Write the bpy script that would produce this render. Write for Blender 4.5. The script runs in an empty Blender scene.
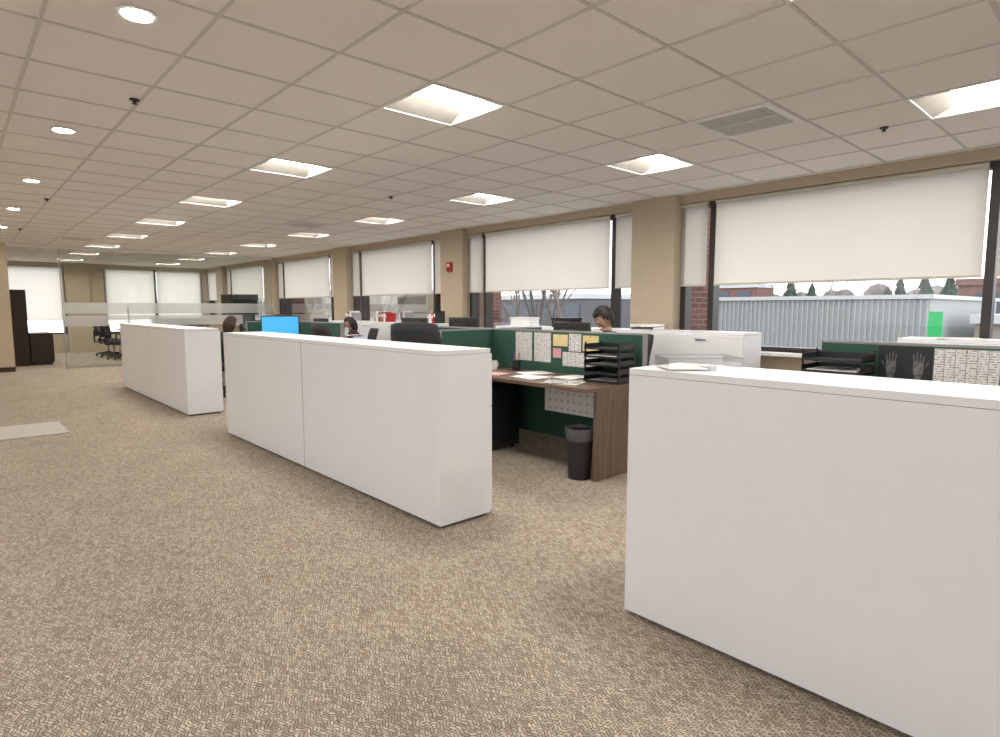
import bpy, bmesh, math, random
from mathutils import Matrix, Vector
random.seed(7)
scene = bpy.context.scene
COL = scene.collection
scene.view_settings.view_transform = 'Standard'
scene.view_settings.look = 'None'
scene.view_settings.exposure = 0.1

# ------------------------------------------------------------------ materials
def newmat(name):
    m = bpy.data.materials.new(name); m.use_nodes = True
    nt = m.node_tree
    return m, nt, nt.nodes['Principled BSDF'], nt.nodes['Material Output']

def pmat(name, col, rough=0.5, metal=0.0, noise=0.04, nscale=12.0, bump=0.0, bscale=200.0, spec=0.5):
    m, nt, b, o = newmat(name)
    tc = nt.nodes.new('ShaderNodeTexCoord')
    n = nt.nodes.new('ShaderNodeTexNoise'); n.inputs['Scale'].default_value = nscale; n.inputs['Detail'].default_value = 4
    nt.links.new(tc.outputs['Object'], n.inputs['Vector'])
    r = nt.nodes.new('ShaderNodeValToRGB')
    c = col
    r.color_ramp.elements[0].position = 0.3; r.color_ramp.elements[1].position = 0.7
    r.color_ramp.elements[0].color = (c[0]*(1-noise), c[1]*(1-noise), c[2]*(1-noise), 1)
    r.color_ramp.elements[1].color = (min(1,c[0]*(1+noise)), min(1,c[1]*(1+noise)), min(1,c[2]*(1+noise)), 1)
    nt.links.new(n.outputs['Fac'], r.inputs['Fac'])
    nt.links.new(r.outputs['Color'], b.inputs['Base Color'])
    b.inputs['Roughness'].default_value = rough
    b.inputs['Metallic'].default_value = metal
    b.inputs['Specular IOR Level'].default_value = spec
    if bump > 0:
        n2 = nt.nodes.new('ShaderNodeTexNoise'); n2.inputs['Scale'].default_value = bscale
        nt.links.new(tc.outputs['Object'], n2.inputs['Vector'])
        bp = nt.nodes.new('ShaderNodeBump'); bp.inputs['Strength'].default_value = bump; bp.inputs['Distance'].default_value = 0.002
        nt.links.new(n2.outputs['Fac'], bp.inputs['Height'])
        nt.links.new(bp.outputs['Normal'], b.inputs['Normal'])
    return m

def emat(name, col, s):
    m, nt, b, o = newmat(name)
    b.inputs['Base Color'].default_value = (*col, 1)
    b.inputs['Emission Color'].default_value = (*col, 1)
    b.inputs['Emission Strength'].default_value = s
    return m

def mth(nt, op, a, b=None, c=None):
    n = nt.nodes.new('ShaderNodeMath'); n.operation = op
    for i, v in enumerate((a, b, c)):
        if v is None: continue
        if isinstance(v, (int, float)): n.inputs[i].default_value = v
        else: nt.links.new(v, n.inputs[i])
    return n.outputs[0]

def carpet_mat():
    m, nt, b, o = newmat('carpet')
    tc = nt.nodes.new('ShaderNodeTexCoord')
    sp = nt.nodes.new('ShaderNodeSeparateXYZ'); nt.links.new(tc.outputs['Object'], sp.inputs[0])
    nz = nt.nodes.new('ShaderNodeTexNoise'); nz.inputs['Scale'].default_value = 9; nz.inputs['Detail'].default_value = 5
    nt.links.new(tc.outputs['Object'], nz.inputs['Vector'])
    zig = mth(nt, 'PINGPONG', sp.outputs['Y'], 0.032)
    x2 = mth(nt, 'MULTIPLY_ADD', zig, 0.5, sp.outputs['X'])
    x3 = mth(nt, 'MULTIPLY_ADD', nz.outputs['Fac'], 0.05, x2)
    y3 = mth(nt, 'MULTIPLY_ADD', nz.outputs['Fac'], 0.045, sp.outputs['Y'])
    cb = nt.nodes.new('ShaderNodeCombineXYZ'); nt.links.new(y3, cb.inputs[0]); nt.links.new(x3, cb.inputs[1])
    br = nt.nodes.new('ShaderNodeTexBrick')
    br.inputs['Scale'].default_value = 1.0
    br.inputs['Brick Width'].default_value = 0.023
    br.inputs['Row Height'].default_value = 0.0115
    br.inputs['Mortar Size'].default_value = 0.0019
    br.inputs['Mortar Smooth'].default_value = 0.5
    br.inputs['Color1'].default_value = (0.62, 0.545, 0.455, 1)
    br.inputs['Color2'].default_value = (0.34, 0.278, 0.220, 1)
    br.inputs['Mortar'].default_value = (0.165, 0.13, 0.103, 1)
    nt.links.new(cb.outputs[0], br.inputs['Vector'])
    n2 = nt.nodes.new('ShaderNodeTexNoise'); n2.inputs['Scale'].default_value = 110; n2.inputs['Detail'].default_value = 3
    nt.links.new(tc.outputs['Object'], n2.inputs['Vector'])
    n3 = nt.nodes.new('ShaderNodeTexNoise'); n3.inputs['Scale'].default_value = 2.2; n3.inputs['Detail'].default_value = 6
    nt.links.new(tc.outputs['Object'], n3.inputs['Vector'])
    f = mth(nt, 'MULTIPLY_ADD', n2.outputs['Fac'], 1.3, 0.33)
    f2 = mth(nt, 'MULTIPLY_ADD', n3.outputs['Fac'], 0.35, 0.84)
    f3 = mth(nt, 'MULTIPLY', f, f2)
    vm = nt.nodes.new('ShaderNodeVectorMath'); vm.operation = 'SCALE'
    nt.links.new(br.outputs['Color'], vm.inputs[0]); nt.links.new(f3, vm.inputs['Scale'])
    nt.links.new(vm.outputs[0], b.inputs['Base Color'])
    b.inputs['Roughness'].default_value = 0.95; b.inputs['Specular IOR Level'].default_value = 0.1
    h = mth(nt, 'MULTIPLY_ADD', br.outputs['Fac'], -1.0, n2.outputs['Fac'])
    bp = nt.nodes.new('ShaderNodeBump'); bp.inputs['Strength'].default_value = 0.5; bp.inputs['Distance'].default_value = 0.003
    nt.links.new(h, bp.inputs['Height']); nt.links.new(bp.outputs['Normal'], b.inputs['Normal'])
    return m

def wood_mat(name, c1, c2, axis='X'):
    m, nt, b, o = newmat(name)
    tc = nt.nodes.new('ShaderNodeTexCoord'); mp = nt.nodes.new('ShaderNodeMapping')
    mp.inputs['Scale'].default_value = {'X': (1.5, 18, 18), 'Y': (18, 1.5, 18), 'Z': (18, 18, 1.5)}[axis]
    nt.links.new(tc.outputs['Object'], mp.inputs['Vector'])
    n = nt.nodes.new('ShaderNodeTexNoise'); n.inputs['Scale'].default_value = 2.5; n.inputs['Detail'].default_value = 8
    nt.links.new(mp.outputs[0], n.inputs['Vector'])
    r = nt.nodes.new('ShaderNodeValToRGB'); r.color_ramp.elements[0].position = .3; r.color_ramp.elements[1].position = .7
    r.color_ramp.elements[0].color = (*c1, 1); r.color_ramp.elements[1].color = (*c2, 1)
    nt.links.new(n.outputs['Fac'], r.inputs[0]); nt.links.new(r.outputs[0], b.inputs['Base Color'])
    b.inputs['Roughness'].default_value = 0.4
    return m

def brick_mat():
    m, nt, b, o = newmat('brick')
    tc = nt.nodes.new('ShaderNodeTexCoord')
    sp = nt.nodes.new('ShaderNodeSeparateXYZ'); nt.links.new(tc.outputs['Object'], sp.inputs[0])
    s = mth(nt, 'ADD', sp.outputs['X'], sp.outputs['Y'])
    cb = nt.nodes.new('ShaderNodeCombineXYZ'); nt.links.new(s, cb.inputs[0]); nt.links.new(sp.outputs['Z'], cb.inputs[1])
    br = nt.nodes.new('ShaderNodeTexBrick'); br.inputs['Scale'].default_value = 1
    br.inputs['Brick Width'].default_value = .21; br.inputs['Row Height'].default_value = .07; br.inputs['Mortar Size'].default_value = .006
    br.inputs['Color1'].default_value = (.20, .085, .06, 1); br.inputs['Color2'].default_value = (.13, .05, .04, 1); br.inputs['Mortar'].default_value = (.22, .19, .17, 1)
    nt.links.new(cb.outputs[0], br.inputs['Vector']); nt.links.new(br.outputs['Color'], b.inputs['Base Color'])
    b.inputs['Roughness'].default_value = .9
    return m

def glass_mat(name, refl=0.08, tint=(1, 1, 1), rough=0.0, k=.6):
    m, nt, b, o = newmat(name)
    nt.nodes.remove(b)
    t = nt.nodes.new('ShaderNodeBsdfTransparent'); t.inputs[0].default_value = (*tint, 1)
    g = nt.nodes.new('ShaderNodeBsdfGlossy'); g.inputs['Roughness'].default_value = rough
    fr = nt.nodes.new('ShaderNodeLayerWeight'); fr.inputs[0].default_value = 0.25
    f = mth(nt, 'MULTIPLY_ADD', fr.outputs['Fresnel'], k, refl*0.3)
    mx = nt.nodes.new('ShaderNodeMixShader'); nt.links.new(f, mx.inputs[0]); nt.links.new(t.outputs[0], mx.inputs[1]); nt.links.new(g.outputs[0], mx.inputs[2])
    nt.links.new(mx.outputs[0], o.inputs[0])
    return m

def cloth_mat(name, col, trans, k=0.55, clear=0.0):
    m, nt, b, o = newmat(name)
    nt.nodes.remove(b)
    tc = nt.nodes.new('ShaderNodeTexCoord')
    w = nt.nodes.new('ShaderNodeTexNoise'); w.inputs['Scale'].default_value = 3
    nt.links.new(tc.outputs['Object'], w.inputs['Vector'])
    r = nt.nodes.new('ShaderNodeValToRGB')
    r.color_ramp.elements[0].color = (trans[0]*.95, trans[1]*.95, trans[2]*.95, 1); r.color_ramp.elements[1].color = (*trans, 1)
    nt.links.new(w.outputs['Fac'], r.inputs[0])
    d = nt.nodes.new('ShaderNodeBsdfDiffuse'); d.inputs[0].default_value = (*col, 1)
    t = nt.nodes.new('ShaderNodeBsdfTranslucent'); nt.links.new(r.outputs[0], t.inputs[0])
    mx = nt.nodes.new('ShaderNodeMixShader'); mx.inputs[0].default_value = k
    nt.links.new(d.outputs[0], mx.inputs[1]); nt.links.new(t.outputs[0], mx.inputs[2])
    out = mx.outputs[0]
    if clear > 0:
        tr = nt.nodes.new('ShaderNodeBsdfTransparent')
        m2 = nt.nodes.new('ShaderNodeMixShader'); m2.inputs[0].default_value = clear
        nt.links.new(out, m2.inputs[1]); nt.links.new(tr.outputs[0], m2.inputs[2]); out = m2.outputs[0]
    nt.links.new(out, o.inputs[0])
    return m

def perf_mat():
    m, nt, b, o = newmat('perforated_white')
    tc = nt.nodes.new('ShaderNodeTexCoord')
    sp = nt.nodes.new('ShaderNodeSeparateXYZ'); nt.links.new(tc.outputs['Object'], sp.inputs[0])
    def cell(s):
        a = mth(nt, 'FRACT', mth(nt, 'MULTIPLY', s, 1/0.07)); return mth(nt, 'POWER', mth(nt, 'SUBTRACT', a, .5), 2)
    d = mth(nt, 'ADD', cell(mth(nt, 'ADD', sp.outputs['Y'], 10)), cell(sp.outputs['Z']))
    f = mth(nt, 'LESS_THAN', d, 0.016)
    mx = nt.nodes.new('ShaderNodeMix'); mx.data_type = 'RGBA'
    nt.links.new(f, mx.inputs[0]); mx.inputs[6].default_value = (.80, .80, .81, 1); mx.inputs[7].default_value = (.3, .3, .32, 1)
    nt.links.new(mx.outputs[2], b.inputs['Base Color'])
    return m

def lines_mat(name, base=(.82, .81, .80), ink=(.25, .25, .28), pitch=0.011, axis='Z', grid=False):
    m, nt, b, o = newmat(name)
    tc = nt.nodes.new('ShaderNodeTexCoord')
    sp = nt.nodes.new('ShaderNodeSeparateXYZ'); nt.links.new(tc.outputs['Object'], sp.inputs[0])
    a = mth(nt, 'FRACT', mth(nt, 'MULTIPLY', mth(nt, 'ADD', sp.outputs[axis], 10), 1/pitch))
    f = mth(nt, 'LESS_THAN', a, 0.35)
    n = nt.nodes.new('ShaderNodeTexNoise'); n.inputs['Scale'].default_value = 60
    nt.links.new(tc.outputs['Object'], n.inputs['Vector'])
    f = mth(nt, 'MULTIPLY', f, mth(nt, 'GREATER_THAN', n.outputs['Fac'], .5))
    if grid:
        a2 = mth(nt, 'FRACT', mth(nt, 'MULTIPLY', mth(nt, 'ADD', sp.outputs['Y'], 10), 1/0.05))
        f = mth(nt, 'MAXIMUM', f, mth(nt, 'LESS_THAN', a2, 0.06))
    mx = nt.nodes.new('ShaderNodeMix'); mx.data_type = 'RGBA'
    nt.links.new(f, mx.inputs[0]); mx.inputs[6].default_value = (*base, 1); mx.inputs[7].default_value = (*ink, 1)
    nt.links.new(mx.outputs[2], b.inputs['Base Color'])
    return m

M = {}
M['carpet'] = carpet_mat()
M['wall'] = pmat('wall_paint_beige', (.52, .435, .325), .85, bump=.15)
M['tile'] = pmat('ceiling_tile', (.90, .86, .82), .95, noise=.03, nscale=90, bump=.3, bscale=350)
M['grid'] = pmat('ceiling_grid', (.66, .63, .59), .6)
M['white'] = pmat('white_laminate', (.86, .875, .915), .42, noise=.01)
M['seam'] = pmat('seam_grey', (.12, .12, .13), .7)
M['metalw'] = pmat('white_metal', (.85, .84, .82), .4)
M['refl'] = pmat('troffer_reflector', (.42, .40, .37), .5)
M['frame'] = pmat('bronze_frame', (.035, .028, .025), .4)
M['shade'] = cloth_mat('shade_fabric', (.80, .76, .69), (.92, .86, .76), .58)
M['shadebar'] = pmat('shade_bar', (.62, .58, .50), .5)
M['glass'] = glass_mat('window_glass', .03)
M['pglass'] = glass_mat('partition_glass', .10, (.95, .97, .95))
M['frost'] = cloth_mat('frosted_film', (.62, .62, .62), (.7, .7, .7), .4, clear=.3)
M['acrylic'] = glass_mat('clear_acrylic', .12, (.98, .985, .99), k=.35)
M['brick'] = brick_mat()
M['lens'] = emat('light_lens', (1, .95, .87), 60)
M['dlens'] = emat('downlight_lens', (1, .94, .84), 130)
M['desk'] = wood_mat('desk_wood', (.115, .072, .05), (.20, .135, .095), 'Y')
M['deskend'] = wood_mat('desk_end_wood', (.11, .075, .055), (.20, .14, .10), 'Z')
M['dark'] = pmat('black_plastic', (.018, .018, .02), .45)
M['darkm'] = pmat('black_mesh_fabric', (.03, .03, .034), .85, noise=.3, nscale=300)
M['darkwood'] = pmat('espresso_wood', (.035, .018, .012), .35)
M['green'] = pmat('green_fabric', (.035, .105, .075), .9, noise=.2, nscale=200, bump=.3)
M['steel'] = pmat('steel', (.55, .55, .56), .3, 1.0)
M['perf'] = perf_mat()
M['paper'] = pmat('paper', (.88, .88, .88), .8)
M['bag'] = pmat('bin_liner', (.10, .10, .11), .35)
M['text'] = lines_mat('printed_page')
M['table'] = lines_mat('printed_table', grid=True, pitch=.014)
M['yellow'] = pmat('yellow_note', (.85, .70, .35), .8)
M['pink'] = pmat('pink_note', (.80, .42, .45), .8)
M['red'] = pmat('red_plastic', (.50, .03, .03), .4)
M['blue'] = pmat('blue_plastic', (.03, .12, .42), .5)
M['orange'] = pmat('orange_card', (.75, .25, .06), .6)
M['grey'] = pmat('grey_plastic', (.30, .30, .31), .6)
M['filmgrey'] = pmat('xray_image', (.16, .165, .17), .5, noise=.5, nscale=40)
M['mat'] = pmat('floor_mat_grey', (.50, .47, .44), .6, noise=.1, nscale=80)
M['vent'] = pmat('vent_louver', (.66, .64, .60), .6)
M['scr_blue'] = emat('screen_blue', (.05, .36, .80), 0.7)
M['scr_dark'] = pmat('screen_dark', (.02, .03, .035), .15)
M['scr_white'] = emat('screen_white', (.6, .7, .8), .8)
M['corr'] = pmat('corrugated_metal', (.33, .345, .335), .6, noise=.05)
M['roofm'] = pmat('roof_edge', (.48, .49, .48), .5)
M['asphalt'] = pmat('asphalt', (.26, .26, .26), .95, noise=.15, nscale=.4)
M['bark'] = pmat('bark', (.17, .15, .135), .9, noise=.3)
M['needle'] = pmat('evergreen', (.055, .08, .055), .9, noise=.4, nscale=2)
M['bush'] = pmat('winter_brush', (.20, .17, .15), .95, noise=.4, nscale=.8)
M['signgreen'] = pmat('sign_green', (.03, .40, .12), .5)
M['bldg_dark'] = pmat('dark_fascia', (.10, .10, .11), .7)
M['bldg_tan'] = pmat('tan_stone', (.32, .28, .23), .9)
M['bldg_glass'] = pmat('dark_glazing', (.06, .08, .10), .2)
M['skin'] = pmat('skin', (.58, .34, .25), .55, noise=.05)
M['hair_dk'] = pmat('hair_dark', (.018, .012, .010), .6, noise=.5, nscale=60)
M['hair_rd'] = pmat('hair_auburn', (.05, .022, .014), .6, noise=.5, nscale=60)
M['shirt_dk'] = pmat('shirt_charcoal', (.03, .032, .04), .9)
M['shirt_rd'] = pmat('shirt_burgundy', (.05, .03, .035), .9)
M['shirt_bl'] = pmat('shirt_slate', (.05, .055, .065), .9)
M['trouser'] = pmat('trouser_dark', (.03, .03, .035), .9)
M['eye'] = pmat('eye_white', (.8, .8, .78), .3)
M['lip'] = pmat('lip', (.42, .16, .13), .5)

# ------------------------------------------------------------------ builder
class B:
    def __init__(s):
        s.v = []; s.f = []; s.m = []; s.sm = []; s.mats = []; s.M = Matrix.Identity(4)
    def mi(s, k):
        if k not in s.mats: s.mats.append(k)
        return s.mats.index(k)
    def add(s, vs, fs, mat, smooth=False):
        o = len(s.v); k = s.mi(mat)
        s.v += [tuple(s.M @ Vector(p)) for p in vs]
        for f in fs:
            s.f.append([o+i for i in f]); s.m.append(k); s.sm.append(smooth)
    def box(s, x0, x1, y0, y1, z0, z1, mat):
        x0, x1 = min(x0, x1), max(x0, x1); y0, y1 = min(y0, y1), max(y0, y1); z0, z1 = min(z0, z1), max(z0, z1)
        vs = [(x0,y0,z0),(x1,y0,z0),(x1,y1,z0),(x0,y1,z0),(x0,y0,z1),(x1,y0,z1),(x1,y1,z1),(x0,y1,z1)]
        s.add(vs, [(0,3,2,1),(4,5,6,7),(0,1,5,4),(1,2,6,5),(2,3,7,6),(3,0,4,7)], mat)
    def quad(s, a, b, c, d, mat): s.add([a, b, c, d], [(0,1,2,3)], mat)
    def cyl(s, p0, p1, r0, r1, mat, n=16, caps=True):
        p0 = Vector(p0); p1 = Vector(p1); d = (p1-p0).normalized()
        a = d.orthogonal().normalized(); b = d.cross(a)
        R0 = [p0+(a*math.cos(2*math.pi*i/n)+b*math.sin(2*math.pi*i/n))*r0 for i in range(n)]
        R1 = [p1+(a*math.cos(2*math.pi*i/n)+b*math.sin(2*math.pi*i/n))*r1 for i in range(n)]
        s.add(R0+R1, [(i, (i+1) % n, n+(i+1) % n, n+i) for i in range(n)], mat, True)
        if caps:
            s.add(R0, [tuple(reversed(range(n)))], mat); s.add(R1, [tuple(range(n))], mat)
    def rbox(s, x0, x1, y0, y1, z0, z1, r, mat, seg=3, fn=None):
        bm = bmesh.new(); bmesh.ops.create_cube(bm, size=1)
        for v in bm.verts:
            v.co = Vector(((x0+x1)/2+v.co.x*(x1-x0), (y0+y1)/2+v.co.y*(y1-y0), (z0+z1)/2+v.co.z*(z1-z0)))
        if fn: bmesh.ops.subdivide_edges(bm, edges=bm.edges[:], cuts=7, use_grid_fill=True)
        else: bmesh.ops.bevel(bm, geom=bm.edges[:], offset=r, segments=seg, affect='EDGES', profile=.5)
        if fn:
            for v in bm.verts: v.co = Vector(fn(*v.co))
        bm.verts.index_update()
        s.add([v.co.copy() for v in bm.verts], [[v.index for v in f.verts] for f in bm.faces], mat, True)
        bm.free()
    def sph(s, c, r, mat, nu=20, nv=14, fn=None, keep=None):
        vs = []; fs = []
        for j in range(nv+1):
            t = math.pi*j/nv
            for i in range(nu):
                p = 2*math.pi*i/nu
                q = (math.sin(t)*math.cos(p), math.sin(t)*math.sin(p), math.cos(t))
                if fn: q = fn(*q)
                vs.append((c[0]+q[0]*r[0], c[1]+q[1]*r[1], c[2]+q[2]*r[2]))
        for j in range(nv):
            for i in range(nu):
                f = (j*nu+i, (j+1)*nu+i, (j+1)*nu+(i+1) % nu, j*nu+(i+1) % nu)
                if keep is None or all(keep(*[vs[k][a]-c[a] for a in range(3)]) for k in f): fs.append(f)
        s.add(vs, fs, mat, True)
    def done(s, name, loc=(0,0,0), rz=0, bevel=0, parent=None, rot=None):
        me = bpy.data.meshes.new(name); me.from_pydata(s.v, [], s.f)
        for k in s.mats: me.materials.append(M[k])
        for p, k, q in zip(me.polygons, s.m, s.sm): p.material_index = k; p.use_smooth = q
        me.update()
        o = bpy.data.objects.new(name, me); COL.objects.link(o)
        o.location = loc; o.rotation_euler = rot if rot else (0, 0, rz)
        if bevel:
            md = o.modifiers.new('Bevel', 'BEVEL'); md.width = bevel; md.segments = 2; md.limit_method = 'ANGLE'
            md.harden_normals = False
        if parent: o.parent = parent
        return o

def simple(name, boxes, **k):
    b = B()
    for bx in boxes: b.box(*bx)
    return b.done(name, **k)

# ------------------------------------------------------------------ room shell
H = 2.68; XW = 6.60; XL = -3.6; Y0 = -3.6; Y1 = 22.2; YG = 16.3
SILL = .86; HEAD = 2.58
simple('floor', [(XL-.2, XW+.25, Y0-.2, Y1+.2, -.1, 0, 'carpet')])
TX = [2.54, 4.98, -2.34]; TY = [-1.53+2.44*k for k in range(0, 10)]  # leftmost troffer row is out of view, added to light the cabinet faces
trof = [(x, y) for x in TX for y in TY]
b = B()
xs = [2.235+.61*i for i in range(-11, 9)]; ys = [3.045+.61*j for j in range(-12, 33)]
VENTS = [(4.37, 2.13), (4.37, 9.45), (1.93, 14.33)]
def special(cx, cy):
    return any(abs(cx-x) < .1 and abs(cy-y) < .1 for x, y in trof+VENTS)
for x in xs:
    for y in ys:
        a0, a1, c0, c1 = max(x, XL), min(x+.61, XW), max(y, Y0), min(y+.61, Y1)
        if a1-a0 < .01 or c1-c0 < .01: continue
        if special(x+.305, y+.305): continue
        b.quad((a0,c0,H+.006),(a0,c1,H+.006),(a1,c1,H+.006),(a1,c0,H+.006),'tile')
for x in xs:
    if XL < x < XW: b.box(x-.009, x+.009, Y0, Y1, H, H+.02, 'grid')
for y in ys:
    if Y0 < y < Y1: b.box(XL, XW, y-.009, y+.009, H+.0003, H+.02, 'grid')
b.box(XL-.2, XW+.25, Y0-.2, Y1+.2, 2.95, 3.1, 'white')  # unseen roof slab over the tiles, put in to block sky light
b.done('ceiling')

# window wall
PIER = [-.07+4.07*k for k in range(0, 6)]; PIER[0] = 0.0; PW = .62
b = B()
b.box(XW, XW+.25, Y0, Y1, -.1, SILL, 'wall'); b.box(XW, XW+.25, Y0, Y1, HEAD, 2.97, 'wall')
for p in PIER:
    b.box(XW-.10, XW+.25, p, p+PW, 0, H, 'wall')
    b.box(XW+.25, XW+.80, p-.0, p+PW+.0, -4, 3.3, 'brick')
b.box(XW+.25, XW+.35, Y0, Y1, -4, SILL-.02, 'brick'); b.box(XW+.25, XW+.35, Y0, Y1, HEAD+.02, 3.3, 'brick')
b.done('wall_right')
edges = [Y0] + sum([[p, p+PW] for p in PIER], []) + [Y1]
bays = [(edges[i], edges[i+1]) for i in range(0, len(edges), 2)]
wn = 1
def window(y0, y1, shade_z=1.62):
    global wn
    L = y1-y0
    if L > 2: cuts = [y0, y0+.40, y1-.40, y1]
    else: cuts = [y0, y1]
    b = B(); fx0, fx1 = XW+.06, XW+.20; w = .035
    b.box(fx0, fx1, y0, y1, SILL, SILL+.05, 'frame'); b.box(fx0, fx1, y0, y1, HEAD-.05, HEAD, 'frame')
    for i, c in enumerate(cuts):
        a0 = c if i == 0 else (c-2*w if i == len(cuts)-1 else c-w)
        b.box(fx0, fx1, a0, a0+2*w, SILL+.05, HEAD-.05, 'frame')
    b.quad((XW+.14,y0,SILL),(XW+.14,y1,SILL),(XW+.14,y1,HEAD),(XW+.14,y0,HEAD),'glass')
    b.done('window_%d' % wn); wn += 1
    for i in range(len(cuts)-1):
        a0 = cuts[i]+(.05 if i else .01); a1 = cuts[i+1]-(.05 if i < len(cuts)-2 else .01)
        s = B()
        s.quad((XW+.035,a0,shade_z),(XW+.035,a1,shade_z),(XW+.035,a1,HEAD-.03),(XW+.035,a0,HEAD-.03),'shade')
        s.cyl((XW+.03,a0,HEAD-.025),(XW+.03,a1,HEAD-.025),.022,.022,'shadebar',12)
        s.box(XW+.028,XW+.042,a0,a1,shade_z-.022,shade_z,'shadebar')
        s.done('roller_shade')
for i, (a, c) in enumerate(bays): window(a, c)
for i, (a, c) in enumerate(bays):
    simple('window_sill', [(XW-.16, XW+.06, a, c, SILL-.035, SILL, 'metalw')], bevel=.004)
simple('baseboard_right', [(XW-.012, XW, a, c, 0, .1, 'darkwood') for a, c in bays])

# left wall, out of view; windows added to throw daylight on the near cabinet
LW0, LW1 = -3.0, 5.4
b = B()
b.box(XL-.2, XL, Y0-.2, Y1+.2, -.1, SILL, 'wall'); b.box(XL-.2, XL, Y0-.2, Y1+.2, HEAD, 2.97, 'wall')
b.box(XL-.2, XL, Y0-.2, LW0, SILL, HEAD, 'wall'); b.box(XL-.2, XL, LW1, Y1+.2, SILL, HEAD, 'wall')
b.done('wall_left')
b = B()
for k in range(7):
    y = LW0+(LW1-LW0-.07)*k/6; b.box(XL-.16, XL-.04, y, y+.07, SILL, HEAD, 'frame')
b.box(XL-.155, XL-.045, LW0, LW1, SILL, SILL+.05, 'frame'); b.box(XL-.155, XL-.045, LW0, LW1, HEAD-.05, HEAD, 'frame')
b.quad((XL-.1,LW0,SILL),(XL-.1,LW1,SILL),(XL-.1,LW1,HEAD),(XL-.1,LW0,HEAD),'glass')
b.done('window_%d' % wn); wn += 1  # added opening, unseen, brightens the cabinet faces and foreground carpet

# other walls
simple('wall_front', [(XL, XW+.25, Y0-.2, Y0, -.1, 2.97, 'wall')])
simple('wall_partition', [(XL, .95, YG-.06, YG+.08, 0, H, 'wall')])
simple('baseboard_partition', [(XL, .95, YG-.075, YG-.06, 0, .1, 'darkwood')])
simple('baseboard_left', [(XL, XL+.012, Y0, Y1, 0, .1, 'darkwood')])
b = B(); wx = [(-1.2, 2.6), (3.6, 6.45)]
b.box(XL, XW+.25, Y1, Y1+.2, -.1, SILL-.3, 'wall'); b.box(XL, XW+.25, Y1, Y1+.2, HEAD, 2.97, 'wall')
for a, c in ((XL, -1.2), (2.6, 3.6), (6.45, XW+.25)): b.box(a, c, Y1, Y1+.2, SILL-.3, HEAD, 'wall')
b.box(2.6, 3.2, Y1-.15, Y1, 0, H, 'wall')
b.done('wall_back')
for a, c in wx:
    b = B(); z0 = SILL-.3
    for x in (a, (a+c)/2-.03, c-.06): b.box(x, x+.06, Y1+.04, Y1+.16, z0, HEAD, 'frame')
    b.box(a+.06, c-.06, Y1+.05, Y1+.15, z0, z0+.05, 'frame'); b.box(a+.06, c-.06, Y1+.05, Y1+.15, HEAD-.05, HEAD, 'frame')
    b.quad((a,Y1+.1,z0),(c,Y1+.1,z0),(c,Y1+.1,HEAD),(a,Y1+.1,HEAD),'glass')
    b.done('window_%d' % wn); wn += 1
    m_ = (a+c)/2
    for q0, q1 in ((a+.02, m_-.04), (m_+.04, c-.02)):
        s = B(); zz = 1.0
        s.quad((q0,Y1+.03,zz),(q1,Y1+.03,zz),(q1,Y1+.03,HEAD-.03),(q0,Y1+.03,HEAD-.03),'shade')
        s.box(q0,q1,Y1+.024,Y1+.036,zz-.02,zz,'shadebar'); s.cyl((q0,Y1+.03,HEAD-.025),(q1,Y1+.03,HEAD-.025),.02,.02,'shadebar',10)
        s.done('roller_shade')

# glass partition
b = B(); g0, g1 = 1.85, XW-.10
b.box(.95, g1, YG-.03, YG+.03, H-.05, H-.001, 'metalw')
b.box(g0, g1, YG-.025, YG+.025, 0.0, .04, 'steel')
n = 4
for i in range(n):
    a0 = g0+(g1-g0)*i/n; a1 = g0+(g1-g0)*(i+1)/n
    b.box(a0+.004, a1-.004, YG-.006, YG+.006, .04, H-.05, 'pglass')
for z0, z1 in ((1.21, 1.46), (.93, 1.17)):
    b.quad((g0+.01,YG-.008,z0),(g1-.01,YG-.008,z0),(g1-.01,YG-.008,z1),(g0+.01,YG-.008,z1),'frost')
b.box(g0-.02, g0, YG-.02, YG+.02, 0, H-.05, 'steel')
b.cyl((3.08,YG-.05,.85),(3.08,YG-.05,1.35),.012,.012,'steel',10)
b.cyl((3.08,YG-.05,.9),(3.08,YG-.004,.9),.008,.008,'steel',8); b.cyl((3.08,YG-.05,1.3),(3.08,YG-.004,1.3),.008,.008,'steel',8)
b.done('glass_partition')

# ------------------------------------------------------------------ ceiling fixtures
for x, y in trof:
    b = B(); ly = .125; lx = .27; d = .07
    b.box(-.305,.305,-.305,-.285,-.004,.02,'metalw'); b.box(-.305,.305,.285,.305,-.004,.02,'metalw')
    b.box(-.305,-.285,-.285,.285,-.004,.02,'metalw'); b.box(.285,.305,-.285,.285,-.004,.02,'metalw')
    q = .285
    b.quad((-q,-q,0),(q,-q,0),(lx,-ly,d),(-lx,-ly,d),'refl'); b.quad((-q,q,0),(-lx,ly,d),(lx,ly,d),(q,q,0),'refl')
    b.quad((-q,-q,0),(-lx,-ly,d),(-lx,ly,d),(-q,q,0),'refl'); b.quad((q,-q,0),(q,q,0),(lx,ly,d),(lx,-ly,d),'refl')
    b.quad((-lx,-ly,d),(-lx,ly,d),(lx,ly,d),(lx,-ly,d),'lens')
    b.done('recessed_troffer_light', loc=(x, y, H))
for y in [.84+2.44*k for k in range(-1, 7)]:
    if y > YG-.3: continue
    b = B()
    b.cyl((0,0,-.007),(0,0,.004),.088,.082,'metalw',28)
    b.cyl((0,0,-.009),(0,0,-.0075),.062,.062,'dlens',24)
    b.done('recessed_downlight', loc=(.73, y, H))
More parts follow.
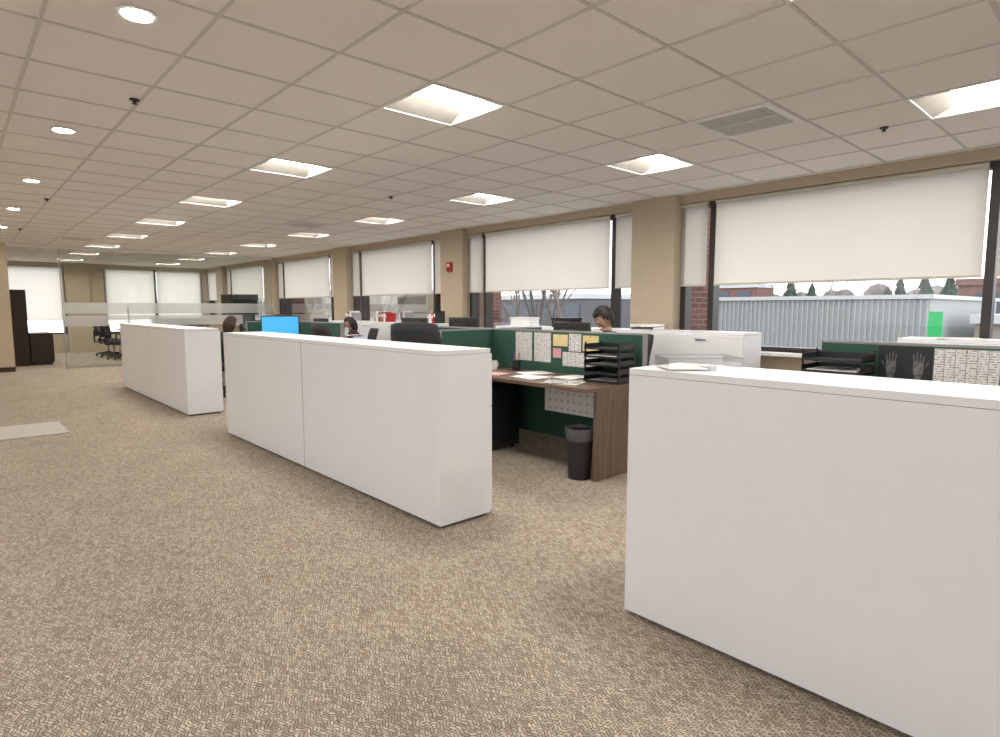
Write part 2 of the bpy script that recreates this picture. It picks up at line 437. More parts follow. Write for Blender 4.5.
for x, y in VENTS:
    b = B()
    b.box(-.30,.30,-.30,-.25,-.006,.02,'metalw'); b.box(-.30,.30,.25,.30,-.006,.02,'metalw')
    b.box(-.30,-.25,-.25,.25,-.006,.02,'metalw'); b.box(.25,.30,-.25,.25,-.006,.02,'metalw')
    for k in range(20):
        yy = -.24+k*.025; b.box(-.25,.25,yy-.009,yy+.009,-.003,.004,'vent')
    b.box(-.02,.02,-.25,.25,-.005,.004,'vent')
    b.box(-.25,.25,-.25,.25,.02,.03,'grey')
    b.done('ceiling_vent', loc=(x, y, H))
for x, y in ((5.28, 1.5), (.98, 4.6), (.98, 9.4), (4.05, 6.4), (.98, 13.2)):
    b = B(); b.cyl((0,0,-.005),(0,0,.004),.03,.03,'dark',16); b.cyl((0,0,-.022),(0,0,-.005),.008,.012,'dark',10); b.cyl((0,0,-.026),(0,0,-.022),.018,.018,'dark',12)
    b.done('fire_sprinkler', loc=(x, y, H))
b = B(); b.box(-.045,0,-.06,.06,-.08,.08,'red'); b.box(-.055,-.045,-.03,.03,.0,.05,'eye'); b.box(-.05,-.045,-.04,.04,-.06,-.03,'darkwood')
b.done('fire_alarm_strobe', loc=(XW-.10, 8.4, 2.05), bevel=.004)
simple('floor_mat', [(-.45, .86, 7.8, 8.65, 0.0, .012, 'mat')], bevel=.004)

# ------------------------------------------------------------------ storage cabinets
def cabinet(x0, x1, y0, y1, doors):
    b = B(); n = 2; L = (y1-y0)/n; T = 1.08
    b.box(x0+.03, x1-.03, y0+.02, y1-.02, 0, .02, 'seam')
    for i in range(n):
        a0 = y0+i*L+(.006 if i else 0); a1 = y0+(i+1)*L-(.006 if i < n-1 else 0)
        b.box(x0, x1, a0, a1, .02, T-.028, 'white')
        f = x1 if doors > 0 else x0; s_ = 1 if doors > 0 else -1
        m_ = (a0+a1)/2
        for d0, d1, hy in ((a0+.003, m_-.002, m_-.05), (m_+.002, a1-.003, m_+.05)):
            for z0, z1 in ((.035, .37), (.375, .71), (.715, T-.033)):
                b.box(f, f+s_*.016, d0, d1, z0, z1, 'white')
                b.box(f+s_*.016, f+s_*.03, (d0+d1)/2-.06, (d0+d1)/2+.06, z1-.05, z1-.04, 'steel')
    b.box(x0+.002, x1-.002, y0+L-.006, y0+L+.006, .02, T-.028, 'grey')
    b.box(x0+.002, x1-.002, y0+.002, y1-.002, T-.028, T-.026, 'seam')
    b.box(x0, x1, y0, y1, T-.026, T, 'white')
    return b.done('storage_cabinet')
PODS = [(-2.18, 1.49), (2.83, 6.60), (8.02, 11.78)]
for y0, y1 in PODS:
    cabinet(2.10, 2.50, y0, y1, 1); cabinet(5.94, 6.34, y0, y1, -1)

# ------------------------------------------------------------------ desks
SPX = 4.22
def desk(side, y0, y1, ends):
    b = B(); s = side
    X = lambda d: SPX+s*d
    b.box(X(.035), X(.75), y0+.003, y1-.003, .70, .73, 'desk')
    for e in ends:
        yy = y0+.003 if e == 0 else y1-.033
        b.box(X(.07), X(.64), yy, yy+.03, 0, .70, 'deskend')
    b.box(X(.62), X(.66), (y1 if 0 in ends else y0)-.02*(1 if 0 in ends else -1)-.02, (y1 if 0 in ends else y0)-.02*(1 if 0 in ends else -1)+.02, 0, .70, 'dark')
    if 0 in ends: b.box(X(.30), X(.312), y0+.05, y0+.85, .42, .70, 'perf')
    else: b.box(X(.30), X(.312), y1-.85, y1-.05, .42, .70, 'perf')
    return b.done('office_desk', bevel=.0015)
def spine(y0, y1):
    b = B()
    b.box(SPX-.03, SPX+.03, y0, y1, .12, 1.11, 'green'); b.box(SPX-.032, SPX+.032, y0-.008, y1+.008, 1.11, 1.125, 'grey')
    b.box(SPX-.032, SPX+.032, y0-.008, y0, .0, 1.11, 'grey'); b.box(SPX-.032, SPX+.032, y1, y1+.008, .0, 1.11, 'grey')
    return b.done('fabric_divider_panel')
def divider(side, y, w=.7):
    b = B(); X = lambda d: SPX+side*d
    b.box(X(.04), X(w), y-.014, y+.014, .735, 1.11, 'green'); b.box(X(.036), X(w), y-.018, y+.018, 1.11, 1.125, 'grey'); b.box(X(w), X(w+.01), y-.018, y+.018, .732, 1.125, 'grey')
    return b.done('desk_divider_screen')
for y0, y1 in PODS:
    ym = (y0+y1)/2
    spine(y0+.02, y1-.02)
    for s in (-1, 1):
        desk(s, y0, ym, [0]); desk(s, ym, y1, [1]); divider(s, ym)

def pedestal(x, y):
    b = B(); b.rbox(-.25,.22,-.2,.2,.03,.62,.01,'dark',2)
    for z in (.05,.24,.43): b.box(-.262,-.25,-.19,.19,z,z+.175,'dark'); b.box(-.272,-.262,-.06,.06,z+.14,z+.15,'steel')
    for q in ((-.2,-.15),(-.2,.15),(.17,-.15),(.17,.15)): b.cyl((q[0],q[1],0),(q[0],q[1],.03),.02,.02,'dark',10)
    return b.done('mobile_pedestal', loc=(x, y, 0))
pedestal(3.78, 4.30); pedestal(3.80, 5.1); pedestal(3.80, -.6)

def office_chair(x, y, rz, hb=.64):
    b = B()
    for k in range(5):
        a = 2*math.pi*k/5+.3; c, s = math.cos(a), math.sin(a)
        b.cyl((0,0,.10),(.29*c,.29*s,.07),.028,.018,'dark',10)
        b.cyl((.29*c-.015*s,.29*s+.015*c,.028),(.29*c+.015*s,.29*s-.015*c,.028),.028,.028,'dark',14)
        b.cyl((.29*c,.29*s,.05),(.29*c,.29*s,.08),.01,.01,'dark',8)
    b.cyl((0,0,.08),(0,0,.14),.04,.035,'dark',14); b.cyl((0,0,.14),(0,0,.40),.022,.022,'steel',14)
    b.box(-.12,.12,-.09,.09,.38,.42,'dark')
    b.rbox(-.24,.24,-.25,.25,.41,.49,.035,'darkm',4)
    b.M = Matrix.Translation((-.27,0,.5)) @ Matrix.Rotation(math.radians(-9),4,'Y')
    def fn(X_,Y_,Z_):
        e = (Y_/.24); v = abs((Z_-.06-hb/2)/(hb/2))
        return (X_ + .05*e*e + .02*math.sin((Z_-.05)/hb*3.1), Y_*(1-.12*v**4), .06+hb/2+(Z_-.06-hb/2)*(1-.06*abs(e)**4))
    b.rbox(-.018,.018,-.245,.245,.06,.06+hb,.02,'darkm',3,fn)
    b.M = Matrix.Identity(4)
    b.box(-.33,-.12,-.03,.03,.385,.41,'dark')
    b.cyl((-.31,0,.39),(-.32,0,.72),.022,.016,'dark',10)
    for s in (-1,1):
        b.cyl((-.02,s*.24,.42),(-.02,s*.29,.44),.015,.015,'dark',8); b.cyl((-.02,s*.29,.43),(-.02,s*.29,.66),.015,.015,'dark',8)
        b.rbox(-.14,.12,s*.29-.035,s*.29+.035,.655,.685,.012,'dark',2)
    return b.done('office_chair', loc=(x, y, 0), rz=rz)
def monitor(x, y, rz, scr='scr_dark', w=.52, h=.31, zc=1.07, stand=.7305):
    b = B()
    b.rbox(-.02,.02,-w/2,w/2,zc-h/2,zc+h/2,.008,'dark',2)
    b.box(.0205,.022,-w/2+.015,w/2-.015,zc-h/2+.02,zc+h/2-.015,scr)
    b.rbox(-.045,-.015,-w/4,w/4,zc-h/4,zc+h/4,.012,'dark',2)
    b.box(-.06,-.04,-.03,.03,stand+.012,zc,'dark'); b.rbox(-.12,.08,-.12,.12,stand,stand+.014,.006,'dark',2)
    return b.done('computer_monitor', loc=(x, y, 0), rz=rz)
def keyboard(x, y, rz):
    b = B(); b.rbox(-.07,.07,-.21,.21,.7305,.745,.005,'dark',2)
    for i in range(4):
        for j in range(13): b.box(-.055+i*.028,-.033+i*.028,-.2+j*.031,-.175+j*.031,.745,.750,'grey')
    return b.done('keyboard', loc=(x, y, 0), rz=rz)

PI = math.pi
office_chair(3.16, 4.33, .40, .66); office_chair(3.20, 5.95, -.12, .62)
monitor(3.92, 5.75, PI-.05); keyboard(3.66, 5.72, 0)
monitor(4.52, 3.90, .0, 'scr_white', .46, .27, 1.06); monitor(4.52, 5.6, .0, 'scr_white'); keyboard(4.80, 4.0, 0)
monitor(3.72, 9.05, PI+1.0, 'scr_blue', .56, .32, 1.06); keyboard(3.62, 9.6, 0)
monitor(3.95, 11.0, PI, 'scr_dark'); monitor(4.5, 9.3, 0, 'scr_white', .48, .28, 1.03); monitor(4.5, 11.0, 0)
monitor(4.5, -.9, 0); monitor(3.95, -.9, PI)
office_chair(3.15, 10.9, .2, .5); office_chair(5.35, 5.75, PI-.3, .5); office_chair(5.35, 10.9, PI+.2, .5); office_chair(3.1, -1.2, .1, .5)

def letter_trays(x, y, rz, n=5, z=.73, pitch=.066):
    b = B()
    for i in range(n):
        z0 = z+.004+i*pitch
        b.box(-.13,.13,-.165,.165,z0,z0+.008,'dark'); b.box(-.13,.13,-.165,-.16,z0,z0+.045,'dark'); b.box(-.13,.13,.16,.165,z0,z0+.045,'dark'); b.box(.125,.13,-.16,.16,z0,z0+.045,'dark')
        b.box(-.135,-.125,-.165,.165,z0,z0+.016,'dark')
        if i not in (n-1, 1): b.box(-.12,.11,-.14,.14,z0+.008,z0+.014+.006*(i % 2),'paper')
    for s in (-1,1):
        for q in (-.11,.11): b.box(q-.008,q+.008,s*.1655-.003,s*.1655+.003,z,z+n*pitch,'dark')
    return b.done('letter_tray_organizer', loc=(x, y, 0), rz=rz)
letter_trays(3.98, 3.02, .05, 5, .7305); letter_trays(3.98, 1.30, 0, 5, .7305, .070)

def pinned(name, y0, y1, z0, z1, mat, x=SPX-.0335):
    b = B(); b.box(-.0012,.0012,-(y1-y0)/2,(y1-y0)/2,-(z1-z0)/2,(z1-z0)/2,mat)
    b.cyl((-.006,0,(z1-z0)/2-.012),(-.001,0,(z1-z0)/2-.012),.005,.005,'red',8)
    return b.done(name, loc=(x, (y0+y1)/2, (z0+z1)/2))
pinned('pinned_sheet', 4.12, 4.35, .82, 1.10, 'text'); pinned('pinned_sheet', 3.87, 4.09, .82, 1.10, 'text')
pinned('pinned_note', 3.66, 3.84, .98, 1.09, 'yellow'); pinned('pinned_sheet', 3.50, 3.645, .94, 1.10, 'table'); pinned('pinned_note', 3.30, 3.48, .95, 1.09, 'yellow')
pinned('pinned_note', 3.74, 3.84, .87, .96, 'pink'); pinned('pinned_sheet', 3.30, 3.72, .80, .93, 'table')
pinned('pinned_sheet', .56, .86, .84, 1.10, 'table')
def handprint(yc, flip):
    b = B(); b.box(-.0012,.0012,-.068,.068,-.105,.105,'dark')
    x = -.0018
    def poly(pts): b.add([(x, flip*p[0], p[1]) for p in pts], [tuple(range(len(pts)))], 'filmgrey')
    poly([(-.022,-.06),(.022,-.06),(.028,-.01),(.024,.015),(-.024,.015),(-.028,-.01)])
    for i, (c, l) in enumerate(((-.02,.045),(-.007,.06),(.007,.055),(.02,.04))):
        poly([(c-.004,.012),(c+.004,.012),(c*1.3+.003,.012+l),(c*1.3-.003,.012+l)])
    poly([(.026,-.03),(.03,-.02),(.052,.012),(.045,.016)]); poly([(-.015,-.09),(.015,-.09),(.018,-.062),(-.018,-.062)])
    return b.done('xray_film', loc=(SPX-.0335, yc, 1.0))
handprint(1.075, 1); handprint(.935, -1)

def paperstack(x, y, z, rz, mats=('paper','text')):
    b = B()
    for i, m_ in enumerate(mats):
        b.M = Matrix.Rotation(.12*i,4,'Z'); b.box(-.11,.11,-.15,.15,z+.0006+.003*i,z+.003*i+.0034,m_)
    return b.done('paper_stack', loc=(x, y, 0), rz=rz)
paperstack(3.64, 3.22, .73, .3, ('paper','paper','text')); paperstack(3.70, 3.66, .73, -.1, ('paper','text','paper')); paperstack(3.64, 4.12, .73, .2, ('red','pink')); paperstack(3.98, 3.42, .73, 1.5, ('paper','paper'))
paperstack(3.66, 4.98, .73, .1); paperstack(3.98, 3.88, .73, 1.2, ('table','paper'))
def mug(x, y, z, mat):
    b = B(); b.cyl((0,0,z),(0,0,z+.09),.036,.04,mat,20); b.cyl((0,0,z+.0905),(0,0,z+.091),.034,.034,'darkwood',18)
    for k in range(6):
        a0 = -1.2+k*.4; a1 = a0+.4
        b.cyl((.038+.025*math.cos(a0),0,z+.045+.028*math.sin(a0)),(.038+.025*math.cos(a1),0,z+.045+.028*math.sin(a1)),.005,.005,mat,6)
    return b.done('coffee_mug', loc=(x, y, 0))
mug(3.95, 4.42, .7305, 'metalw'); mug(4.7, 4.5, .7305, 'blue')
def pencup(x, y, z):
    b = B(); b.cyl((0,0,z),(0,0,z+.10),.038,.04,'dark',18)
    for k, c in enumerate(('yellow','red','blue','grey','dark')):
        a = k*1.25; b.cyl((.018*math.cos(a),.018*math.sin(a),z+.05),(.034*math.cos(a),.034*math.sin(a),z+.16+.01*(k % 3)),.004,.004,c,8)
    return b.done('pen_cup', loc=(x, y, 0))
pencup(4.05, 4.20, .7305); pencup(4.05, 8.6, .7305)
def phone(x, y, rz):
    b = B(); b.rbox(-.09,.09,-.1,.1,.7305,.765,.01,'dark',2); b.rbox(-.08,.08,-.095,-.045,.768,.80,.012,'dark',2)
    b.box(.0,.06,-.02,.07,.765,.768,'grey')
    return b.done('desk_phone', loc=(x, y, 0), rz=rz)
phone(3.98, 5.15, .2); phone(4.55, 3.1, 2.9); phone(3.95, 8.3, .1)
def binder_row(x, y, z, cols, rz=0):
    b = B(); p = 0
    for c in cols:
        w = .045+random.random()*.02; h = .16+random.random()*.05
        b.box(-.1,.1,p,p+w,z,z+h,c); b.box(-.102,-.1,p+.012,p+w-.012,z+h*.5,z+h*.8,'paper'); p += w+.003
    return b.done('binder_row', loc=(x, y, 0), rz=rz)
binder_row(6.1, 9.7, 1.0805, ['red','white','red','grey','dark','orange','white','grey'])
binder_row(6.12, 8.2, 1.0805, ['dark','red','white','grey'])
binder_row(6.1, 11.0, 1.0805, ['grey','white','red','dark','white'])
binder_row(4.6, 8.2, .7305, ['white','blue','red','dark','white','orange'])
binder_row(4.62, 4.98, .7305, ['white','dark','white','green'])
def box_file(x, y, z, rz, mat):
    b = B(); b.rbox(-.12,.12,-.17,.17,z,z+.1,.006,mat,2); b.box(-.125,.125,-.175,.175,z+.1,z+.125,mat)
    return b.done('storage_box', loc=(x, y, 0), rz=rz)
box_file(6.15, 6.2, 1.0805, .1, 'paper'); box_file(6.15, 5.4, 1.0805, -.1, 'dark')
b = B()
for i in range(2):
    z = 1.0805+i*.035; b.box(-.12,.12,-.16,.16,z,z+.004,'metalw'); b.box(.116,.12,-.16,.16,z,z+.03,'metalw'); b.box(-.12,.12,-.16,-.156,z,z+.03,'metalw'); b.box(-.12,.12,.156,.16,z,z+.03,'metalw')
b.done('paper_tray', loc=(6.12, 4.1, 0))
paperstack(6.1, 3.3, 1.08, .2); paperstack(6.1, 1.1, 1.08, .1, ('paper','text','paper'))

# clear acrylic tray on near cabinet
b = B(); t = .003
b.box(-.15,.15,-.10,.10,.0,t,'acrylic'); b.box(-.15,.15,-.10,-.10+t,t,.05,'acrylic'); b.box(-.15,.15,.10-t,.10,t,.05,'acrylic')
b.box(-.15,-.15+t,-.10+t,.10-t,t,.05,'acrylic'); b.box(.15-t,.15,-.10+t,.10-t,t,.05,'acrylic')
for s in (-1, 1):
    b.box(-.151,.151,s*.1-.0015,s*.1+.0015,.05,.0525,'grey')
    b.box(s*.15-.0015,s*.15+.0015,-.1,.1,.05,.0525,'grey')
b.box(-.14,.02,-.085,.085,t,t+.004,'text')
b.done('acrylic_tray', loc=(2.275, 1.28, 1.081), rz=-.72)

# trash bin
b = B(); n = 28
b.cyl((0,0,0),(0,0,.38),.085,.108,'dark',n,caps=False); b.cyl((0,0,.38),(0,0,.392),.114,.114,'dark',n,caps=False); b.cyl((0,0,.004),(0,0,.006),.084,.084,'dark',n)
for k in range(n):
    a0 = 2*PI*k/n; a1 = 2*PI*(k+1)/n; r0 = .116+.003*math.sin(k*2.3); r1 = .116+.003*math.sin((k+1)*2.3)
    z0 = .355+.012*math.sin(k*1.7); z1 = .355+.012*math.sin((k+1)*1.7) if k < n-1 else .355
    b.add([(r0*math.cos(a0),r0*math.sin(a0),z0),(r1*math.cos(a1),r1*math.sin(a1),z1),(.116*math.cos(a1),.116*math.sin(a1),.405),(.116*math.cos(a0),.116*math.sin(a0),.405)],[(0,1,2,3)],'bag',True)
    b.add([(.116*math.cos(a0),.116*math.sin(a0),.405),(.116*math.cos(a1),.116*math.sin(a1),.405),(.09*math.cos(a1),.09*math.sin(a1),.2),(.09*math.cos(a0),.09*math.sin(a0),.2)],[(0,1,2,3)],'bag',True)
b.done('waste_bin', loc=(3.585, 3.0, 0))

# ------------------------------------------------------------------ meeting room behind glass
b = B()
b.box(0,.42,0,.02,0,1.76,'darkwood'); b.box(0,.42,1.18,1.2,0,1.76,'darkwood'); b.box(0,.02,.02,1.18,0,1.76,'darkwood')
for z in (.04,.42,.8,1.18,1.72): b.box(.02,.42,.02,1.18,z,z+.03,'darkwood')
for z in (.45,.83,1.21):
    for k in range(12): b.box(.08,.3,.05+k*.09,.11+k*.09,z,z+.22+.04*(k % 3),['dark','blue','grey','darkwood'][k % 4])
b.done('bookcase', loc=(.90, 17.7, 0))
b = B(); b.box(0,.42,0,1.0,.05,.72,'darkwood'); b.box(-.01,.43,-.01,1.01,.72,.75,'darkwood'); b.box(.03,.39,.03,.97,0,.05,'dark')
for k in range(2): b.box(.42,.435,.02+k*.49,.49+k*.49,.08,.70,'darkwood')
b.done('credenza', loc=(1.35, 17.75, 0))
b = B(); b.rbox(-.55,.55,-1.2,1.2,.70,.74,.015,'darkwood',2); b.rbox(-.2,.2,-.7,.7,0.04,.70,.02,'darkwood',2); b.box(-.3,.3,-.8,.8,0,.04,'dark')
b.done('conference_table', loc=(4.1, 19.2, 0))
for x, y, r in ((3.25,18.4,0),(3.25,19.2,0.1),(3.25,20.0,-.1),(4.95,18.4,PI),(4.95,19.2,PI+.1),(4.95,20,PI)): office_chair(x, y, r, .5)
b = B(); b.rbox(-.03,.03,-.5,.5,1.12,1.72,.01,'dark',2); b.box(.031,.033,-.48,.48,1.14,1.70,'scr_dark'); b.box(-.06,-.03,-.05,.05,.05,1.5,'dark'); b.rbox(-.3,.25,-.35,.35,0,.05,.015,'dark',2); b.box(-.15,.15,-.25,.25,.6,.63,'dark')
b.done('television_on_stand', loc=(5.95, 17.2, 0), rz=PI+.9)

# ------------------------------------------------------------------ people
def skin_obj(name, verts, edges, rad, roots, mat, parent, sub=2):
    me = bpy.data.meshes.new(name); me.from_pydata(verts, edges, []); me.update()
    o = bpy.data.objects.new(name, me); COL.objects.link(o)
    o.modifiers.new('Skin', 'SKIN')
    for i, r in enumerate(rad):
        me.skin_vertices[0].data[i].radius = r if isinstance(r, tuple) else (r, r)
        me.skin_vertices[0].data[i].use_root = i in roots
    o.modifiers['Skin'].use_smooth_shade = True
    sm = o.modifiers.new('Sub', 'SUBSURF'); sm.levels = sub; sm.render_levels = sub
    bpy.context.view_layer.update()
    dg = bpy.context.evaluated_depsgraph_get()
    m2 = bpy.data.meshes.new_from_object(o.evaluated_get(dg))
    o.modifiers.clear(); o.data = m2
    o.data.materials.clear()
    for k in (mat if isinstance(mat, list) else [mat]): o.data.materials.append(M[k])
    for p in o.data.polygons: p.use_smooth = True
    o.parent = parent
    return o

def seated_person(name, x, y, rz, hair, shirt, longhair=False, tilt=.25, sc=1.0):
    e = bpy.data.objects.new(name, None); COL.objects.link(e); e.location = (x, y, 0); e.rotation_euler = (0, 0, rz); e.empty_display_size = .2
    e.scale = (sc, sc, sc)
    V = [(0,0,.60),(.0,0,.74),(.02,0,.90),(.03,0,1.01),(.045,0,1.075),(.07,0,1.16)]
    R = [(.16,.13),(.14,.115),(.165,.125),(.14,.10),.065,.055]
    E = [(0,1),(1,2),(2,3),(3,4),(4,5)]
    for s in (1,-1):
        k = len(V)
        V += [(.03,s*.175,1.015),(.07,s*.225,.90),(.13,s*.25,.81),(.26,s*.21,.785),(.38,s*.16,.775)]
        R += [.075,.062,.050,.042,.030]
        E += [(3,k),(k,k+1),(k+1,k+2),(k+2,k+3),(k+3,k+4)]
        k = len(V)
        V += [(.08,s*.10,.585),(.27,s*.11,.58),(.46,s*.12,.56),(.45,s*.12,.34),(.42,s*.12,.12),(.46,s*.12,.06),(.58,s*.13,.045)]
        R += [.10,.085,.068,.058,.042,.045,.034]
        E += [(0,k)]+[(k+i,k+i+1) for i in range(6)]
    o = skin_obj('body', V, E, R, {0}, [shirt,'skin','trouser','dark'], e)
    for p in o.data.polygons:
        c = p.center
        if c.z > 1.095: p.material_index = 1
        elif c.z < .10: p.material_index = 3
        elif c.z < .66 and (c.x > .03 or c.z < .6): p.material_index = 2
        elif c.x > .335 and c.z > .7: p.material_index = 1
        else: p.material_index = 0
    for s in (1,-1):
        w = Vector((.375, s*.162, .775)); V = [w, w+Vector((.045,-s*.012,0)), w+Vector((.085,-s*.02,-.004))]; Rr = [.026,(.034,.018),(.036,.016)]; E = [(0,1),(1,2)]; roots = {0}
        base = V[2]
        for i, (off, L) in enumerate(((.030,.062),(.010,.074),(-.010,.069),(-.029,.054))):
            k = len(V); st = base+Vector((-.01, off, 0))
            V += [st, st+Vector((L*.45,off*.15,.004)), st+Vector((L*.78,off*.2,-.006)), st+Vector((L,off*.2,-.018))]
            Rr += [.010,.0095,.0085,.0075]; E += [(k,k+1),(k+1,k+2),(k+2,k+3)]; roots.add(k)
        k = len(V); st = w+Vector((.03,-s*.03,-.004))
        V += [st, st+Vector((.025,-s*.025,-.004)), st+Vector((.052,-s*.034,-.010))]; Rr += [.012,.010,.008]; E += [(k,k+1),(k+1,k+2)]; roots.add(k)
        skin_obj('hand_left' if s > 0 else 'hand_right', [tuple(v) for v in V], E, Rr, roots, 'skin', e, 2)
    b = B()
    def hs(X_, Y_, Z_):
        if Z_ < 0:
            k = 1-.32*(-Z_)**1.4; Y_ *= k; X_ *= (1-.12*(-Z_)) if X_ > 0 else (1-.35*(-Z_))
        if X_ > .6 and abs(Y_) < .5: X_ *= .97
        return X_, Y_, Z_
    b.sph((0,0,0), (.098,.078,.118), 'skin', 28, 20, hs)
    b.sph((.098,0,-.022), (.020,.013,.015), 'skin', 12, 8); b.cyl((.085,0,.02),(.108,0,-.02),.008,.011,'skin',10)
    for s in (1,-1):
        b.sph((.081,s*.031,.006), (.013,.013,.010), 'eye', 12, 8); b.sph((.091,s*.031,.006), (.005,.006,.006), 'hair_dk', 8, 6)
        b.sph((.088,s*.032,.028), (.008,.018,.004), hair, 8, 6)
        b.sph((-.005,s*.080,-.008), (.018,.010,.032), 'skin', 12, 10)
    b.sph((.088,0,-.062), (.010,.024,.006), 'lip', 12, 6); b.sph((.080,0,-.095), (.018,.022,.015), 'skin', 12, 8)
    h = (.112,.092,.130)
    if longhair:
        def hf(X_,Y_,Z_):
            if Z_ < 0 and X_ < .3: return X_*(1+.1), Y_*(1.15+.1*(-Z_)), Z_*1.7
            return X_, Y_, Z_
        b.sph((-.008,0,.006), h, hair, 40, 30, hf, lambda X_,Y_,Z_: not (X_ > .045 and Z_ < .055))
    else:
        b.sph((-.008,0,.006), (.116,.094,.132), hair, 44, 32, None, lambda X_,Y_,Z_: not (X_ > .05 and Z_ < .05) and not (X_ > .025 and Z_ < .0) and Z_ > -.10 and not (abs(Y_) > .06 and Z_ < -.03 and X_ > -.02))
        for k in range(40):
            a = random.random()*2*PI; t = random.random()*1.15
            px, py, pz = .105*math.sin(t)*math.cos(a)-.008, .086*math.sin(t)*math.sin(a), .128*math.cos(t)
            b.sph((px,py,pz), (.026,.022,.016), hair, 8, 6)
    b.done('head', loc=(.095,0,1.225), rot=(0,tilt,0), parent=e)
    return e
seated_person('seated_man', 5.27, 3.98, PI-.55, 'hair_dk', 'shirt_dk', False, .5)
office_chair(5.33, 3.95, PI-.5, .5)
seated_person('seated_woman', 5.25, 9.55, PI-.3, 'hair_dk', 'shirt_rd', True, .55, .88)
office_chair(5.31, 9.55, PI-.3, .42)
seated_person('seated_woman', 3.12, 9.66, .3, 'hair_rd', 'shirt_bl', True, .35, .90)
office_chair(3.06, 9.65, .3, .42)

# ------------------------------------------------------------------ exterior
GZ = -4.0
simple('ground_exterior', [(XW+.3, 160, -60, 120, GZ-.2, GZ, 'asphalt'), (-60, XW+.3, Y1+.3, 120, GZ-.2, GZ, 'asphalt'), (-60, XL-.3, -60, Y1+.3, GZ-.2, GZ, 'asphalt')])
b = B()
b.box(20,30,4.3,10.9,GZ,1.66,'corr')
for k in range(44): b.box(19.955,20,4.32+k*.15,4.37+k*.15,GZ,1.6,'corr')
b.box(19.9,30.05,4.2,11,1.6,1.72,'roofm')
b.done('metal_warehouse')
b = B(); b.box(22,34,-3.5,3.6,GZ,.9,'bldg_tan'); b.box(21.8,34.1,-3.6,3.7,.9,1.15,'roofm')
b.done('low_building')
simple('green_sign', [(18.8, 18.9, 3.75, 4.05, .2, 1.25, 'signgreen'), (18.82, 18.88, 3.85, 3.92, GZ, .2, 'steel')])
def building(name, x0,x1,y0,y1,z1,mat,rows,band='roofm'):
    b = B(); b.box(x0,x1,y0,y1,GZ,z1,mat); b.box(x0-.15,x1,y0-.1,y1+.1,z1-.35,z1,band)
    n = int((y1-y0)/2.2)
    for r in range(rows):
        zz = z1-1.9-r*3
        for k in range(n):
            yy = y0+.6+k*2.2; b.box(x0-.05,x0,yy,yy+1.3,zz,zz+1.2,'bldg_glass')
    return b.done(name)
building('brick_office_building', 60,64,27.5,35,3.8,'brick',2)
building('brick_office_building', 40,50,2.5,7.4,2.9,'brick',2,'brick')
building('storefront_building', 34,44,28,46,2.4,'bldg_dark',2)
building('storefront_building', 30,42,50,75,3.2,'bldg_tan',2)
building('storefront_building', 24,34,80,110,2.6,'bldg_dark',2)
def evergreen(x, y, z1, r):
    b = B(); b.cyl((0,0,GZ),(0,0,z1-1),.2,.08,'bark',8)
    L = z1-GZ; n = 13
    for k in range(n):
        zb = GZ+L*(.15+.80*k/n); rr = r*(1-k/n)**.8+.15; m_ = 18
        vs = [(0,0,min(zb+L*.14,z1))]
        for i in range(m_):
            q = rr*(1 if i % 2 else .55)*(.7+.5*random.random()); a = 2*PI*i/m_
            vs.append((q*math.cos(a),q*math.sin(a),zb-.3*random.random()))
        b.add(vs, [(0,1+i,1+(i+1) % m_) for i in range(m_)], 'needle')
    return b.done('evergreen_tree', loc=(x, y, 0))
for x, y, z, r in ((74,29.8,5.0,2.8),(74,27.4,4.4,2.4),(70,17.6,4.6,1.8),(72,16,5.0,2.0),(66,12.8,4.8,1.7),(75,20,3.8,2)): evergreen(x,y,z,r)
b = B()
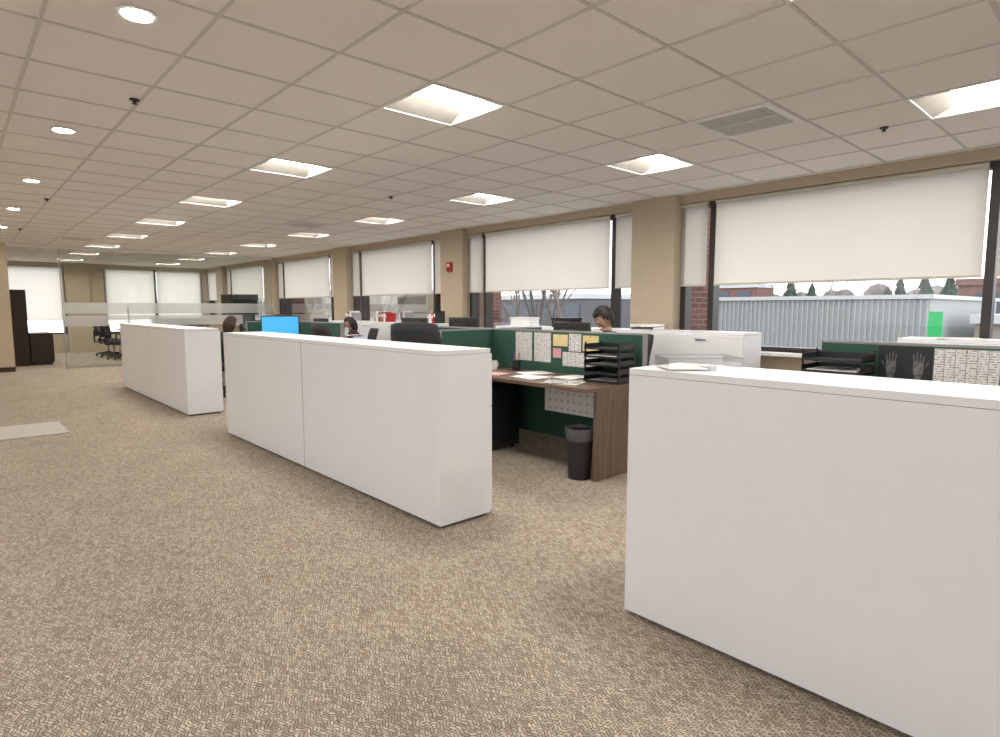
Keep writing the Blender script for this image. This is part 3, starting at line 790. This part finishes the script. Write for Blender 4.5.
for k in range(480):
    y = -20+random.random()*150; x = 86+random.random()*6; r = .7+random.random()*1.2
    b.sph((x,y,GZ+2.5+random.random()*4.0), (r,r,r*1.2), 'bush', 8, 6)
b.done('distant_treeline')
def bare_tree(x, y, h, spread=.5, lv=7, th=.012):
    b = B()
    def grow(p, d, L, r, k):
        q = p+d*L; b.cyl(p, q, r, r*.72, 'bark', 6 if k < 3 else 4, caps=False)
        if k >= lv: return
        for i in range(3 if k < 3 else 2):
            nd = (d+Vector((random.uniform(-1,1),random.uniform(-1,1),random.uniform(-.35,.7)))*spread*1.2).normalized()
            grow(q, nd, L*random.uniform(.68,.85), r*.62, k+1)
    grow(Vector((0,0,GZ)), Vector((0,0,1)), h*.30, h*th, 0)
    return b.done('bare_tree', loc=(x, y, 0))
bare_tree(11.6, 9.9, 10, th=.012, spread=.65, lv=8); bare_tree(15, 15.5, 8.5); bare_tree(14, 24, 9); bare_tree(16, 34, 9); bare_tree(40, 15, 8); bare_tree(60, 14.5, 8)

# ------------------------------------------------------------------ world
w = bpy.data.worlds.new('overcast_sky'); scene.world = w; w.use_nodes = True
nt = w.node_tree; bg = nt.nodes['Background']
tc = nt.nodes.new('ShaderNodeTexCoord'); sp = nt.nodes.new('ShaderNodeSeparateXYZ'); nt.links.new(tc.outputs['Generated'], sp.inputs[0])
r = nt.nodes.new('ShaderNodeValToRGB'); r.color_ramp.elements[0].position = 0.0; r.color_ramp.elements[1].position = .6
r.color_ramp.elements[0].color = (.96, .97, 1.0, 1); r.color_ramp.elements[1].color = (.88, .93, 1.0, 1)
nt.links.new(sp.outputs['Z'], r.inputs[0]); nt.links.new(r.outputs[0], bg.inputs['Color']); bg.inputs['Strength'].default_value = 2.7

# ------------------------------------------------------------------ camera
cam = bpy.data.cameras.new('camera'); cam.sensor_width = 36; cam.lens = 21.6; cam.clip_end = 500; cam.clip_start = .05
co = bpy.data.objects.new('camera', cam); COL.objects.link(co)
co.location = (0, 0, 1.33); co.rotation_euler = (math.radians(90-5.71), 0, math.radians(-42.4))
scene.camera = co
